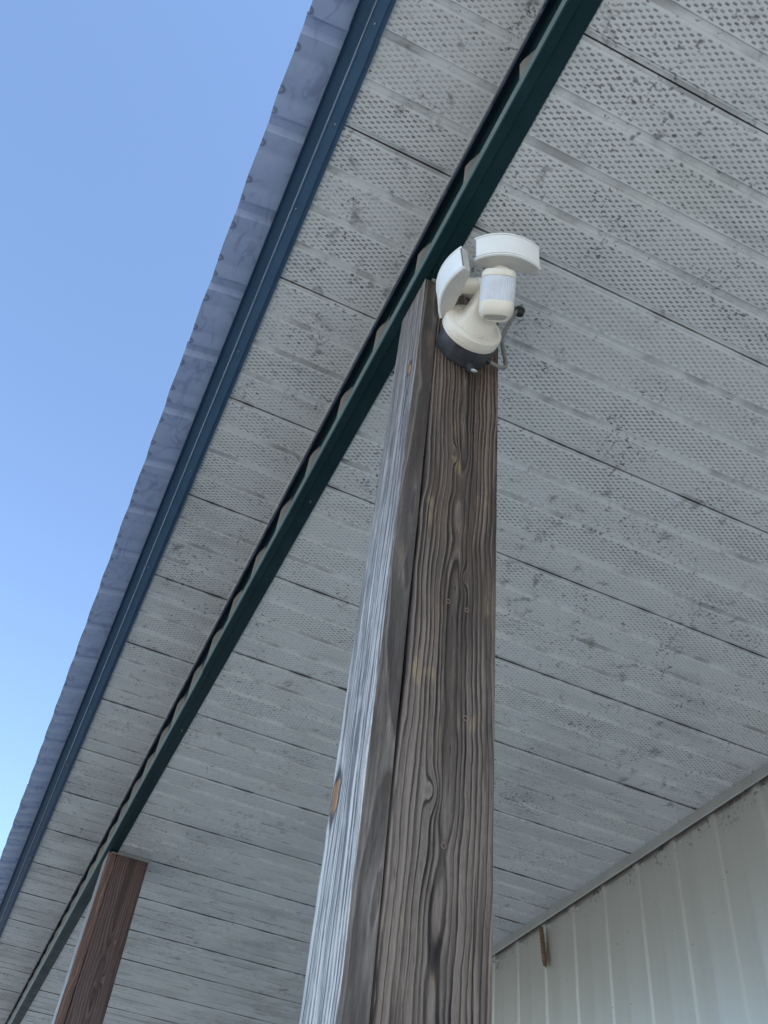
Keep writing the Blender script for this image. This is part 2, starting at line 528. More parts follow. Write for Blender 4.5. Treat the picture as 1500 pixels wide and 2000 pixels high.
def silver_wood(name, knots=(), seed=0.0):
    b = NB(name)
    lx, ly, lz = b.sep(b.tc.outputs['Object'])
    wob = b.noise(b.vec(b.m('MULTIPLY', ly, 9.0), seed, b.m('MULTIPLY', lz, 2.2)), 1.0, 2.0)
    yy = b.m('ADD', ly, b.m('MULTIPLY', b.m('SUBTRACT', wob, 0.5), 0.030))
    for ky, kz, s_ in knots:
        ex = b.m('DIVIDE', b.m('SUBTRACT', ly, ky), s_ * 1.6)
        ez = b.m('DIVIDE', b.m('SUBTRACT', lz, kz), s_ * 3.4)
        g = b.m('EXPONENT', b.m('MULTIPLY', b.m('ADD', b.m('MULTIPLY', ex, ex), b.m('MULTIPLY', ez, ez)), -1.0))
        yy = b.m('ADD', yy, b.m('MULTIPLY', b.m('MULTIPLY', g, b.m('SUBTRACT', ly, ky)), -0.7))
    f1 = b.noise(b.vec(b.m('MULTIPLY', yy, 210.0), seed, b.m('MULTIPLY', lz, 1.6)), 1.0, 3.0, 0.6)
    f2 = b.noise(b.vec(b.m('MULTIPLY', yy, 90.0), seed + 5, b.m('MULTIPLY', lz, 1.1)), 1.0, 3.0)
    f3 = b.noise(b.vec(b.m('MULTIPLY', yy, 22.0), seed + 8, b.m('MULTIPLY', lz, 2.4)), 1.0, 4.0)
    f4 = b.noise(b.vec(b.m('MULTIPLY', ly, 60.0), seed + 12, b.m('MULTIPLY', lz, 16.0)), 1.0, 5.0, 0.7)
    f5 = b.noise(b.vec(b.m('MULTIPLY', yy, 420.0), seed + 14, b.m('MULTIPLY', lz, 22.0)), 1.0, 3.0, 0.6)
    lines = b.m('MULTIPLY', b.step(f1, 0.46, 0.58), b.step(f4, 0.30, 0.55, 0.35, 1.0))
    top = b.step(b.m('ADD', lz, b.m('MULTIPLY', b.m('SUBTRACT', f4, 0.5), 0.5)), CZ + 0.60, CZ + 1.60)  # roof shade on the upper face put into the colour, plus browner sheltered wood
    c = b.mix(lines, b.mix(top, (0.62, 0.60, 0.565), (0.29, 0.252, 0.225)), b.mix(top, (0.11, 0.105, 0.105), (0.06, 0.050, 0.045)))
    c = b.mix(b.m('MULTIPLY', b.step(f2, 0.50, 0.64), 0.6), c, (0.12, 0.115, 0.115))
    c = b.mix(b.m('MULTIPLY', b.step(f3, 0.50, 0.68), 0.65), c, (0.22, 0.19, 0.175))
    c = b.mix(b.m('MULTIPLY', b.step(f4, 0.52, 0.66), 0.5), c, (0.20, 0.19, 0.185))
    c = b.mix(b.m('MULTIPLY', b.step(f5, 0.55, 0.72), 0.5), c, (0.12, 0.115, 0.11))
    cr = b.noise(b.vec(b.m('MULTIPLY', yy, 150.0), seed + 15, b.m('MULTIPLY', lz, 1.7)), 1.0, 2.0)
    crack = b.step(cr, 0.66, 0.71)
    c = b.mix(b.m('MULTIPLY', crack, 0.9), c, (0.03, 0.028, 0.03))
    for ky, kz, s_ in knots:
        ex = b.m('DIVIDE', b.m('SUBTRACT', ly, ky), s_)
        ez = b.m('DIVIDE', b.m('SUBTRACT', lz, kz), s_ * 2.3)
        rad = b.m('SQRT', b.m('ADD', b.m('MULTIPLY', ex, ex), b.m('MULTIPLY', ez, ez)))
        rad = b.m('ADD', rad, b.m('ADD', b.m('MULTIPLY', b.m('SUBTRACT', f2, 0.5), 0.8), b.m('MULTIPLY', b.m('SUBTRACT', b.noise(b.vec(ly, 0.0, b.m('MULTIPLY', lz, 0.6)), 90.0, 3.0), 0.5), 1.1)))
        up = b.m('DIVIDE', b.m('SUBTRACT', lz, kz), s_ * 2.3)
        edge = b.step(rad, 0.75, 1.65, 1.0, 0.0)
        kc = b.mix(b.m('ADD', b.step(up, 0.45, 0.85), b.step(rad, 0.62, 0.95), clamp=True), b.mix(b.step(f1, 0.4, 0.65), (0.46, 0.24, 0.09), (0.22, 0.10, 0.035)), (0.035, 0.02, 0.012))
        c = b.mix(edge, c, kc)
    h = b.m('SUBTRACT', b.m('MULTIPLY', lines, -0.8), b.m('MULTIPLY', crack, 2.5))
    b.bump(h, 0.0020, 1.0)
    return b.done(c, 0.6, spec=0.4)


def ground_material():
    b = NB('pale_gravel')
    pos = b.geo.outputs['Position']
    v = b.voro(pos, 45.0)
    n = b.noise(pos, 0.6, 5.0)
    c = b.mix(b.step(n, 0.35, 0.7), (0.36, 0.36, 0.34), (0.29, 0.30, 0.28))
    c = b.mix(b.step(v, 0.2, 0.7), c, (0.20, 0.19, 0.17))
    b.bump(v, 0.01, 0.5)
    return b.done(c, 0.9)


# ------------------------------------------------------------------ ground
gm = ground_material()
V = [(-1500, -1500, 0), (1500, -1500, 0), (1500, 1500, 0), (-1500, 1500, 0)]
tag(obj('ground', mesh_from('ground', V, [(0, 1, 2, 3)], gm)), 'pale gravel ground in front of the porch', None, None, 'structure')
bm = bmesh.new()
bm_box(bm, (0.12, -3.6, 0.004), (2.115, 10.2, 0.10), 0.01)
slab = plain('concrete', (0.46, 0.47, 0.47), 0.85, 0.2, 6.0)
tag(obj('porch_floor', bm_mesh('porch_floor', bm, slab, 40)), 'concrete floor slab under the porch roof', None, None, 'structure')

# ------------------------------------------------------------------ soffits (measures are above the eye, +CZ)
W = 0.3963                      # cover width of one soffit panel (four flats)
ZI, ZO = 1.748, 1.940           # inner and outer soffit heights above the eye
smat = soffit_material(W)
green = green_material()
white_trim = plain('white_trim_paint', (0.56, 0.57, 0.55), 0.4, 0.15, 12.0, speck=0.6)


def soffit_panel(name, length, nx):
    q = W / 4
    prof = [(0.0014, 0.014), (0.0008, 0.0006), (0.0016, 0.0)]
    for k in range(1, 4):
        c = q * k
        prof += [(c - 0.0075, 0.0), (c - 0.0056, 0.0045), (c + 0.0043, 0.0048), (c + 0.0065, 0.0)]
    prof += [(W - 0.0135, 0.0), (W - 0.0120, 0.0038), (W - 0.0003, 0.0040), (W - 0.0001, 0.014)]
    V, F = [], []
    n = len(prof)
    for i in range(nx + 1):
        for (y, z) in prof:
            V.append((length * i / nx, y, z))
    for i in range(nx):
        for k in range(n - 1):
            F.append((i * n + k, i * n + k + 1, (i + 1) * n + k + 1, (i + 1) * n + k))
    return mesh_from(name, V, F, smat)


Y_MIN, Y_MAX = -2.0, 10.0
inner = empty('porch_soffit', (0.40, 3.0, CZ + ZI))
tag(inner, 'white perforated metal soffit between the green beam and the pale wall', 'soffit')
me_in = soffit_panel('soffit_panel', 1.75, 1)
k = 0
y = 0.403 - 0.3968 * 6
while y < Y_MAX:
    o = obj('soffit_panel', me_in, inner, (0.372 - 0.40, y - 3.0, random.uniform(-0.0006, 0.0006)))
    o.rotation_euler = (random.uniform(-0.0012, 0.0012), 0, random.uniform(-0.0004, 0.0004))
    y += 0.3968
outer = empty('eave_soffit', (0.2, 3.0, CZ + ZO))
tag(outer, 'narrow shaded strip of perforated soffit between green fascia and green beam', 'soffit')
me_out = soffit_panel('soffit_panel', 0.262, 1)
y = 0.413 - 0.3968 * 6
while y < Y_MAX:
    o = obj('soffit_panel', me_out, outer, (0.066 - 0.2, y - 3.0, random.uniform(-0.0005, 0.0005)))
    o.rotation_euler = (random.uniform(-0.0012, 0.0012), 0, 0)
    y += 0.3968
# thin channel edge where the eave soffit meets the beam
V, F = extrude_profile([(0.3265, ZO + 0.012), (0.3265, ZO - 0.0015), (0.3242, ZO - 0.0025), (0.3242, ZO - 0.0005)], Y_MIN, Y_MAX, 0.0006)
o = obj('edge_channel', mesh_from('edge_channel', [(a - 0.2, b_ - 3.0, c - ZO) for a, b_, c in V], F, white_trim), outer)
# trim along the top of the wall
WX = 2.110
V, F = extrude_profile([(WX - 0.018, ZI + 0.006), (WX - 0.019, ZI - 0.002), (WX - 0.001, ZI - 0.004), (WX, ZI - 0.008), (WX, 1.712), (WX + 0.006, 1.7075), (WX + 0.014, 1.7085)], Y_MIN, Y_MAX, 0.0006)
wt = plain('grey_trim_paint', (0.30, 0.31, 0.295), 0.45, 0.12, 14.0, speck=0.5)

# ------------------------------------------------------------------ fascia
fas_green = green_material('green_fascia_with_blue_veil', (0.048, 0.100, 0.168), (0.056, 0.114, 0.188))  # same green as the beam, with the blue glare veil put into the colour
fas = empty('eave_fascia', (0.05, 3.0, CZ + 1.93))
tag(fas, 'dark green metal fascia with a bright lip along the roof edge', 'fascia')
fprof = [(0.0755, 1.944), (0.0752, 1.9335), (0.0650, 1.9328), (0.0645, 1.9255), (0.0460, 1.9248), (0.0425, 1.9225), (0.0418, 1.9262),
         (0.0450, 1.9295), (0.0454, 1.980), (0.0452, 2.026), (0.0430, 2.0325), (0.0180, 2.0350), (0.0140, 2.0335), (0.0128, 2.0225)]
def local(V, e):
    L = e.location
    return [(a - L.x, b_ - L.y, c + CZ - L.z) for a, b_, c in V]
for j, (a, c_, dx) in enumerate([(-2.0, 0.66, 0.0), (0.63, 3.72, 0.0016), (3.69, 7.1, 0.0), (7.07, 10.0, 0.0016)]):
    V, F = extrude_profile([(p + dx, q_ + dx * 0.6) for p, q_ in fprof], a, c_, 0.0007)
    obj('fascia_piece', mesh_from('fascia_piece', local(V, fas), F, fas_green), fas)
screw_mat = plain('screw_steel', (0.55, 0.56, 0.55), 0.3, 0.2, 60.0, 0.8)


def screw_mesh(r=0.0045):
    bm = bmesh.new()
    bmesh.ops.create_cone(bm, cap_ends=True, segments=14, radius1=r * 1.7, radius2=r * 1.6, depth=0.0016)
    r2 = bmesh.ops.create_cone(bm, cap_ends=True, segments=6, radius1=r, radius2=r * 0.85, depth=0.005)
    bmesh.ops.translate(bm, verts=r2['verts'], vec=(0, 0, 0.0032))
    return bm_mesh('screw', bm, screw_mat, 30)


lip_mat = plain('pale_blue_lip_metal', (0.36, 0.43, 0.50), 0.35, 0.35, 30.0, 0.3)  # thin pale strip along the bottom edge of the fascia
for a, c_, dz in ((-2.0, 0.655, 0.0), (0.635, 3.71, 0.0006), (3.70, 10.0, 0.0)):
    bm = bmesh.new()
    bm_box(bm, (0.0404, a, 1.9205 + dz), (0.0424, c_, 1.9219 + dz))
    me = bm_mesh('pale_fascia_lip', bm, lip_mat)
    me.transform(Matrix.Translation((-0.05, -3.0, -1.93)))
    obj('pale_fascia_lip', me, fas)
SCREW = screw_mesh()
SMALL = screw_mesh(0.0012)
for i, y in enumerate([0.36, 0.60, 0.81, 1.02, 1.44, 1.89, 2.35, 2.81, 3.27, 3.72, 4.2, 4.7]):
    o = obj('screw', SMALL, fas, (0.0505 + 0.004 * ((i * 7) % 3) - 0.05, y - 3.0, 1.9247 - 1.93))
    o.rotation_euler = (math.pi, 0, 0)

# ------------------------------------------------------------------ roof sheets
RIB = 0.2229
roof = empty('metal_roof', (0.0, 3.0, CZ + 2.05))
tag(roof, 'ribbed metal roof sheets, tinted by blue glare, overhanging the fascia against the sky', 'roof')
rmat = roof_material()


def rib_profile(nrib, pitch, h, top, base, minor, minor_h):
    P = []
    for k in range(nrib):
        y0 = k * pitch
        P += [(y0 - base / 2, 0), (y0 - top / 2, h), (y0 + top / 2, h), (y0 + base / 2, 0)]
        for mo in minor:
            P += [(y0 + mo - 0.013, 0), (y0 + mo - 0.008, minor_h * 0.75), (y0 + mo, minor_h), (y0 + mo + 0.008, minor_h * 0.75), (y0 + mo + 0.013, 0)]
    P.append((nrib * pitch - base / 2 + 0.004, 0))
    return P


P = rib_profile(4, RIB, 0.0125, 0.018, 0.044, (0.066, 0.157), 0.0026)
V, F = [], []
xs = [-0.0735, -0.070, -0.04, 0.0, 0.1, 3.2]
n = len(P)
for layer in (0, 1):
    for x in xs:
        for (y, z) in P:
            wav = 0.0012 * mnoise.noise(Vector((x * 9, y * 6, 1.3)))
            V.append((x + (0.0012 * math.sin(y * 31) if x < -0.05 else 0), y, z + (x + 0.0735) * 0.22 + wav + layer * 0.0007))
m_ = len(xs)
for layer in (0, 1):
    for i in range(m_ - 1):
        for k in range(n - 1):
            q_ = [layer * m_ * n + i * n + k, layer * m_ * n + i * n + k + 1, layer * m_ * n + (i + 1) * n + k + 1, layer * m_ * n + (i + 1) * n + k]
            F.append(tuple(q_ if layer else q_[::-1]))
for k in range(n - 1):
    F.append((k, k + 1, m_ * n + k + 1, m_ * n + k))
me_roof = mesh_from('roof_sheet', V, F, rmat, 25)
y = 0.700 - RIB * 12
j = 0
while y < Y_MAX:
    o = obj('roof_sheet', me_roof, roof, (random.uniform(-0.002, 0.001), y - 3.0, 0.0012 * (j % 2)))
    o.rotation_euler = (0, 0, random.uniform(-0.0006, 0.0006))
    y += RIB * 4
    j += 1

# ------------------------------------------------------------------ header beam
beam = empty('header_beam', (0.35, 3.0, CZ + 1.74))
tag(beam, 'long dark green metal clad header beam resting on the wooden posts', 'beam')
bprof = [(0.3400, 1.7815), (0.3280, 1.7820), (0.3262, 1.7800), (0.3258, 1.7440), (0.3275, 1.7402), (0.3460, 1.7396), (0.3480, 1.7425), (0.3775, 1.7428), (0.3788, 1.7440), (0.3790, 1.7600)]
for a, c_, d in [(-2.0, 2.53, 0.0), (2.45, 10.0, 0.0026)]:
    V, F = extrude_profile([(p + d * (1 if p < 0.35 else 0), q_ + d * 0.5) for p, q_ in bprof], a, c_, 0.0008)
    obj('lower_trim', mesh_from('lower_trim', local(V, beam), F, green), beam)
pale_green = green_material('pale_green_lip_paint', (0.11, 0.15, 0.14), (0.15, 0.19, 0.18))  # lighter green for the strip on the outer face of the beam trim
for a, c_, dx in ((-2.0, 2.529, 0.0007), (2.531, 10.0, 0.0033)):
    bm = bmesh.new()
    bm_box(bm, (0.3246 + dx, a, 1.7445 + dx * 0.8), (0.3256 + dx, c_, 1.7800 + dx * 0.8), 0.0003, 1)
    me = bm_mesh('pale_green_lip', bm, pale_green)
    me.transform(Matrix.Translation((-0.35, -3.0, -1.74)))
    obj('pale_green_lip', me, beam)
bm = bmesh.new()
bm_box(bm, (0.3475, Y_MIN, 1.7560), (0.3760, Y_MAX, 2.03))
me = bm_mesh('back_board', bm, green)
me.transform(Matrix.Translation((-0.35, -3.0, -1.74)))
obj('back_board', me, beam)
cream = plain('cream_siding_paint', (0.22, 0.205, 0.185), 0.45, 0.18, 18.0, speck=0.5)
bm = bmesh.new()
q_ = [(0.3474, -0.030), (0.3336, -0.014), (0.3308, -0.009), (0.3292, -0.002), (0.3297, 0.0), (0.3474, 0.003)]
for z in (1.7960, 1.885, 1.910, 1.928):
    pinch = {1.7960: 0, 1.885: 0.0015, 1.910: 0.008, 1.928: 0.018}[z]
    for (x, y) in q_:
        bm.verts.new((min(x + pinch, 0.3474), y, z))
bm.verts.ensure_lookup_table()
for i in range(3):
    for j in range(5):
        bm.faces.new([bm.verts[v] for v in (i * 6 + j, i * 6 + j + 1, (i + 1) * 6 + j + 1, (i + 1) * 6 + j)])
bm.faces.new([bm.verts[i] for i in range(6)])
bm.faces.new([bm.verts[18 + i] for i in range(6)])
me_rib = bm_mesh('siding_rib', bm, cream, 35)
me_rib.transform(Matrix.Translation((-0.35, 0, -1.74)))
y = 0.979 - RIB * 13
while y < Y_MAX:
    obj('siding_rib', me_rib, beam, (random.uniform(-0.0008, 0.0008), y - 3.0, 0))
    y += RIB
for y in (1.66, 2.9, 4.3):
    o = obj('screw', SMALL, beam, (0.362 - 0.35, y - 3.0, 1.7426 - 1.74))
    o.rotation_euler = (math.pi, 0, 0)

# ------------------------------------------------------------------ wall
wall = empty('porch_wall', (2.13, 3.0, 0))
tag(wall, 'pale grey ribbed steel wall under the soffit', 'wall')
wmat = wall_material()
PW = rib_profile(4, RIB, 0.0075, 0.020, 0.036, (0.111,), 0.0006)
V, F = [], []
zs = [0.02, 3.52]
n = len(PW)
for z in zs:
    for (y, d) in PW:
        V.append((-d, y, z))
for k in range(n - 1):
    F.append((k, k + 1, n + k + 1, n + k))
me_wall = mesh_from('wall_sheet', V, F, wmat, 20)
WR = 0.2205
y = 2.115 - RIB * 20
j = 0
while y < Y_MAX:
    obj('wall_sheet', me_wall, wall, (-0.0008 * (j % 2), y - 3.0, 0))
    for k in range(4):
        o = obj('screw', SCREW, wall, (-0.0003, y - 3.0 + k * RIB - 0.045, CZ + 1.690 + random.uniform(-0.004, 0.004)))
        o.rotation_euler = (0, -math.pi / 2, random.uniform(0, 1))
    y += RIB * 4
    j += 1
V, F = extrude_profile([(WX, ZI + 0.008), (WX, ZI - 0.008), (WX + 0.0005, 1.7155), (WX + 0.004, 1.7105)], Y_MIN, Y_MAX, 0.0006)
obj('top_trim', mesh_from('top_trim', [(a - 2.13, b_ - 3.0, c + CZ) for a, b_, c in V], F, wt), wall)

# ------------------------------------------------------------------ posts
Y0 = 0.9417
XC = 0.343                      # outer face of the side boards
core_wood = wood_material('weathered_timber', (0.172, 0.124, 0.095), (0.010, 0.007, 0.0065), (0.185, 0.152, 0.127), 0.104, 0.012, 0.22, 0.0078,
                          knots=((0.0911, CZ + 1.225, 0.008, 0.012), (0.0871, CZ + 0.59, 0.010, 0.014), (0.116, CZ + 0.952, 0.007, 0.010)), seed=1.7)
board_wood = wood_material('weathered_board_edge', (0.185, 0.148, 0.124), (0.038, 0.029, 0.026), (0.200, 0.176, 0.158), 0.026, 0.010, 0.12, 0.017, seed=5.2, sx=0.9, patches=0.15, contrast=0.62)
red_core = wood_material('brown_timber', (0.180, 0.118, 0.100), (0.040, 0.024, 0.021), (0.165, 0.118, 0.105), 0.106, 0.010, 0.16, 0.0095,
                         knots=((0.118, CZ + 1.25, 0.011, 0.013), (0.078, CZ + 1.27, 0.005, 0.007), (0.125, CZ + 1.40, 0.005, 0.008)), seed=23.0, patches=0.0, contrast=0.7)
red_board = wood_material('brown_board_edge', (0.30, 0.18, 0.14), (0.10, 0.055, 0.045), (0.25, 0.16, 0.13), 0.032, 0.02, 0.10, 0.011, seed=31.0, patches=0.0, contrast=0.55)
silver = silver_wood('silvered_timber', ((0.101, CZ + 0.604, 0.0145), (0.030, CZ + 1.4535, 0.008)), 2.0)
silver2 = silver_wood('silvered_timber_plain', (), 17.0)


def timber(name, x0, x1, y0, y1, z0, z1, rad, mats, seed, lean=None, left_idx=0):
    """sawn timber: eased corners, a little wander along its length"""
    ns = 90
    ring = []
    nc = 3
    for (cx, cy, a0) in ((x0 + rad, y0 + rad, math.pi), (x1 - rad, y0 + rad, 1.5 * math.pi), (x1 - rad, y1 - rad, 0), (x0 + rad, y1 - rad, 0.5 * math.pi)):
        for k in range(nc + 1):
            a = a0 + k * math.pi / 2 / nc
            ring.append((cx + rad * math.cos(a), cy + rad * math.sin(a)))
    n = len(ring)
    V, F, mi = [], [], []
    for i in range(ns + 1):
        z = z0 + (z1 - z0) * i / ns
        sh = lean(z) if lean else 0.0
        for j, (x, y) in enumerate(ring):
            w_ = mnoise.noise(Vector((x * 40 + seed, y * 40, z * 7.0))) * 0.0008 + mnoise.noise(Vector((x * 90 + seed, y * 90, z * 31.0))) * 0.0005
            V.append((x + w_ + sh, y + w_ * 0.8, z))
    for i in range(ns):
        for j in range(n):
            k = (j + 1) % n
            F.append((i * n + j, i * n + k, (i + 1) * n + k, (i + 1) * n + j))
            mx, my = (ring[j][0] + ring[k][0]) / 2, (ring[j][1] + ring[k][1]) / 2
            mi.append(left_idx if mx < x0 + rad * 0.5 else 0)
    F.append(tuple(range(n - 1, -1, -1)))
    F.append(tuple(ns * n + j for j in range(n)))
    mi += [0, 0]
    return mesh_from(name, V, F, mats, 35, mi)


nail_mat = plain('rusty_nail', (0.30, 0.20, 0.17), 0.45, 0.3, 300.0, 0.5)
hole_mat = plain('dark_hole', (0.012, 0.010, 0.009), 0.9)
bm = bmesh.new()
for i in range(16):
    for j in range(6):
        a, c = 2 * math.pi * i / 16, 2 * math.pi * j / 6
        r_ = 0.0036 + 0.0008 * math.cos(c)
        bm.verts.new((r_ * math.cos(a) * 0.8, -0.0006 + 0.0010 * math.sin(c), r_ * math.sin(a)))
bm.verts.ensure_lookup_table()
for i in range(16):
    for j in range(6):
        bm.faces.new([bm.verts[v] for v in (i * 6 + j, ((i + 1) % 16) * 6 + j, ((i + 1) % 16) * 6 + (j + 1) % 6, i * 6 + (j + 1) % 6)])
NAIL = bm_mesh('nail_eye', bm, nail_mat, 40)


def post(y0, label, mats_core, mats_board, seed, nails):
    e = empty('wooden_post', (XC, y0, 0))
    tag(e, label, 'post', 'timber posts holding up the porch beam')
    gap = lambda z: -0.0024 * math.exp(-((z - CZ - 0.75) / 0.55) ** 2)
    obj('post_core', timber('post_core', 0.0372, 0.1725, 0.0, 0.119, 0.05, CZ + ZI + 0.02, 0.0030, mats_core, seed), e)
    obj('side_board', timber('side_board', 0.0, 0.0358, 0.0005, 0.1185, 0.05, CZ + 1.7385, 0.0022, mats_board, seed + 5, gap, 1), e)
    for (x, z) in nails:
        obj('nail_eye', NAIL, e, (x - XC, 0.0, CZ + z))
    bm = bmesh.new()
    bm_box(bm, (0.0125, -0.0075, CZ + 1.7352), (0.1800, -0.0008, CZ + 1.7385), 0.0006, 1)
    bm_box(bm, (0.0365, -0.0012, CZ + 1.7386), (0.1800, -0.0008, CZ + 1.7560))
    obj('top_trim', bm_mesh('top_trim', bm, wt), e)
    return e


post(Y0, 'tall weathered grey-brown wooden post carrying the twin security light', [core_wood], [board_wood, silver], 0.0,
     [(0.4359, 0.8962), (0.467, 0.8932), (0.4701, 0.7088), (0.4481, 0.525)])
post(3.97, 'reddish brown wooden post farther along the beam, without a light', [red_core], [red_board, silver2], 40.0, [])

# ------------------------------------------------------------------ security light
lt = empty('security_light', (0.434, Y0, CZ + 1.537))
tag(lt, 'white twin-head motion sensor security light on a dark round box', 'security light')
plast = plain('ivory_plastic', (0.74, 0.70, 0.61), 0.38, 0.08, 25.0, speck=0.5)
housing = plain('grey_white_plastic', (0.50, 0.49, 0.46), 0.45, 0.12, 30.0, speck=0.5)
diff_m = plain('white_diffuser', (0.86, 0.88, 0.87), 0.30, 0.05, 25.0, speck=0.25)
darkbox = plain('charcoal_box', (0.055, 0.062, 0.072), 0.45, 0.25, 40.0, speck=0.3)
gasket_m = plain('grey_gasket', (0.16, 0.165, 0.17), 0.6)
lens_m = plain('pearl_lens', (0.60, 0.64, 0.70), 0.22, 0.12, 40.0)
O = lt.location.copy()


def L(V):
    return [Vector(v) - Vector((O.x, O.y, O.z - CZ)) for v in V]


def addpart(name, VF, mat, parent=lt, smooth=32):
    V, F = VF
    me = mesh_from(name, L(V), F, mat)
    bm = bmesh.new()
    bm.from_mesh(me)
    bmesh.ops.recalc_face_normals(bm, faces=bm.faces[:])
    bm.to_mesh(me)
    bm.free()
    me.polygons.foreach_set('use_smooth', [True] * len(me.polygons))
    me.set_sharp_from_angle(angle=math.radians(smooth))
    return obj(name, me, parent)


BX, BZ = 0.434, 1.537


def boss(r, a, y):
    for a0 in (math.radians(238), math.radians(285), math.radians(200), math.radians(60)):
        d = (a - a0 + math.pi) % (2 * math.pi) - math.pi
        r += 0.0022 * math.exp(-(d / 0.07) ** 2)
    return r


jb = addpart('junction_box', lathe_y([(0.030, Y0 - 0.0005), (0.0525, Y0 - 0.0006), (0.0545, Y0 - 0.003), (0.0555, Y0 - 0.044), (0.052, Y0 - 0.046)], BX, BZ, 96, boss), darkbox)
# knock-out label and mounting lug on the box
bm = bmesh.new()
bm_box(bm, (-0.009, -0.0012, -0.008), (0.009, 0.0012, 0.008), 0.001, 1)
me = bm_mesh('side_plate', bm, darkbox, 30)
a = math.radians(250)
o = obj('side_plate', me, jb, (BX + 0.0552 * math.cos(a) - O.x, -0.024, BZ + 0.0552 * math.sin(a) - 1.537))
o.rotation_euler = (math.pi / 2, 0, 0)
o.rotation_euler = (0, math.pi / 2 - a + math.pi / 2 + math.pi / 2, 0)
o.rotation_euler = Matrix(((-math.sin(a), 0, math.cos(a)), (0, 1, 0), (math.cos(a), 0, math.sin(a)))).to_euler()
o.rotation_euler = (Matrix((Vector((-math.sin(a), 0, math.cos(a))), Vector((math.cos(a), 0, math.sin(a))), Vector((0, 1, 0)))).transposed()).to_euler()
addpart('mounting_lug', loft([superring(Vector((0.4475, Y0 - 0.012, 1.482)), Vector((1, 0, 0)), Vector((0, 1, 0)), 0.017, 0.014, 3),
                              superring(Vector((0.4480, Y0 - 0.014, 1.470)), Vector((1, 0, 0)), Vector((0, 1, 0)), 0.015, 0.013, 3),
                              superring(Vector((0.4485, Y0 - 0.018, 1.456)), Vector((1, 0, 0)), Vector((0, 1, 0)), 0.012, 0.011, 2.4)]), darkbox)
clear = plain('cloudy_plastic', (0.55, 0.60, 0.55), 0.2, 0.1, 100.0)
addpart('clear_cap', loft([superring(Vector((0.4493, Y0 - 0.024 - 0.006 * t, 1.452 - 0.012 * t)), Vector((1, 0, 0)), Vector((0, 0.9, 0.43)), w_, w_, 2) for t, w_ in ((0, 0.010), (0.2, 0.0125), (0.6, 0.0125), (0.9, 0.009), (1.0, 0.004))]), clear)

addpart('base_plate', lathe_y([(0.0355, Y0 - 0.0445), (0.0568, Y0 - 0.0448), (0.0581, Y0 - 0.0465), (0.0584, Y0 - 0.0515), (0.0575, Y0 - 0.0520), (0.0575, Y0 - 0.0528), (0.0584, Y0 - 0.0533), (0.0585, Y0 - 0.062), (0.0572, Y0 - 0.0665), (0.0532, Y0 - 0.0700), (0.0479, Y0 - 0.0715), (0.0266, Y0 - 0.0720)], BX - 0.0065, BZ - 0.0055, 96), plast)
X_, Z_ = Vector((1, 0, 0)), Vector((0, 0, 1))
neck = []
for (cy, cz, w_, h_, e_, tilt) in ((Y0 - 0.066, 1.528, 0.100, 0.086, 2.4, 0.0), (Y0 - 0.0722, 1.528, 0.092, 0.080, 2.5, 0.0), (Y0 - 0.0755, 1.528, 0.076, 0.070, 3.2, 0.15),
                                   (Y0 - 0.081, 1.534, 0.064, 0.064, 5.0, 0.35), (Y0 - 0.094, 1.545, 0.053, 0.056, 6.5, 0.55), (Y0 - 0.112, 1.562, 0.046, 0.050, 6.5, 0.6),
                                   (Y0 - 0.130, 1.580, 0.044, 0.046, 4.5, 0.6), (Y0 - 0.142, 1.592, 0.041, 0.040, 4.0, 0.6), (Y0 - 0.147, 1.598, 0.034, 0.032, 3.4, 0.6)):
    neck.append(superring(Vector((BX - 0.0055, cy, cz)), X_, Vector((0, math.sin(tilt), math.cos(tilt))), w_, h_, e_, 48))
addpart('neck', loft(neck), plast, smooth=50)

# sensor head: an upright rounded drum with a wide window
SC = Vector((0.4285, 0.7900, 1.5110))
ax = Vector((-0.235, -0.575, 0.784)).normalized()
ay = SC.normalized()
ay = (ay - ax * ay.dot(ax)).normalized()
SX = ay.cross(ax).normalized()


def drum(rows, e_=2.9, n_=56, w0=0.0635, d0=0.056):
    return loft([superring(SC + ax * z * 0.76, SX, ay, w0 * k_, d0 * k_, e_, n_) for z, k_ in rows])


sh = addpart('sensor_head', drum([(-0.0530, 0.60), (-0.0565, 0.66), (-0.0575, 0.72), (-0.0560, 0.78), (-0.0460, 0.93), (-0.0400, 0.985), (-0.0335, 1.0), (-0.0250, 1.0), (-0.0240, 0.985), (-0.0238, 0.90), (0.0368, 0.90), (0.0370, 0.985), (0.0380, 1.0), (0.0470, 0.99), (0.0520, 0.955), (0.0550, 0.89), (0.0562, 0.78), (0.0565, 0.5)]), plast)
lens = []
for z in (-0.0236, -0.0100, 0.0060, 0.0220, 0.0366):
    ring = superring(SC + ax * z * 0.76, SX, ay, 0.0635 * 0.965, 0.056 * 0.965, 2.9, 144)
    c_ = SC + ax * z * 0.76
    lens.append([c_ + (p - c_) * (1.0 + (0.010 if i % 4 < 2 else -0.010)) for i, p in enumerate(ring)])
addpart('sensor_lens', loft(lens), lens_m, sh, 15)
for s_ in (-1, 1):     # cheeks of the head beside the window
    ring = []
    for z, k_ in ((-0.0245, 1.0), (0.0375, 1.0)):
        c_ = SC + ax * z * 0.76 + SX * (s_ * 0.0302) + ay * 0.010
        ring.append(superring(c_, SX, ay, 0.0035, 0.034, 3, 16))
    addpart('side_cheek', loft(ring), plast, sh)
addpart('bottom_dial', drum([(-0.0532, 0.56), (-0.0548, 0.54), (-0.0550, 0.40)]), housing, sh)


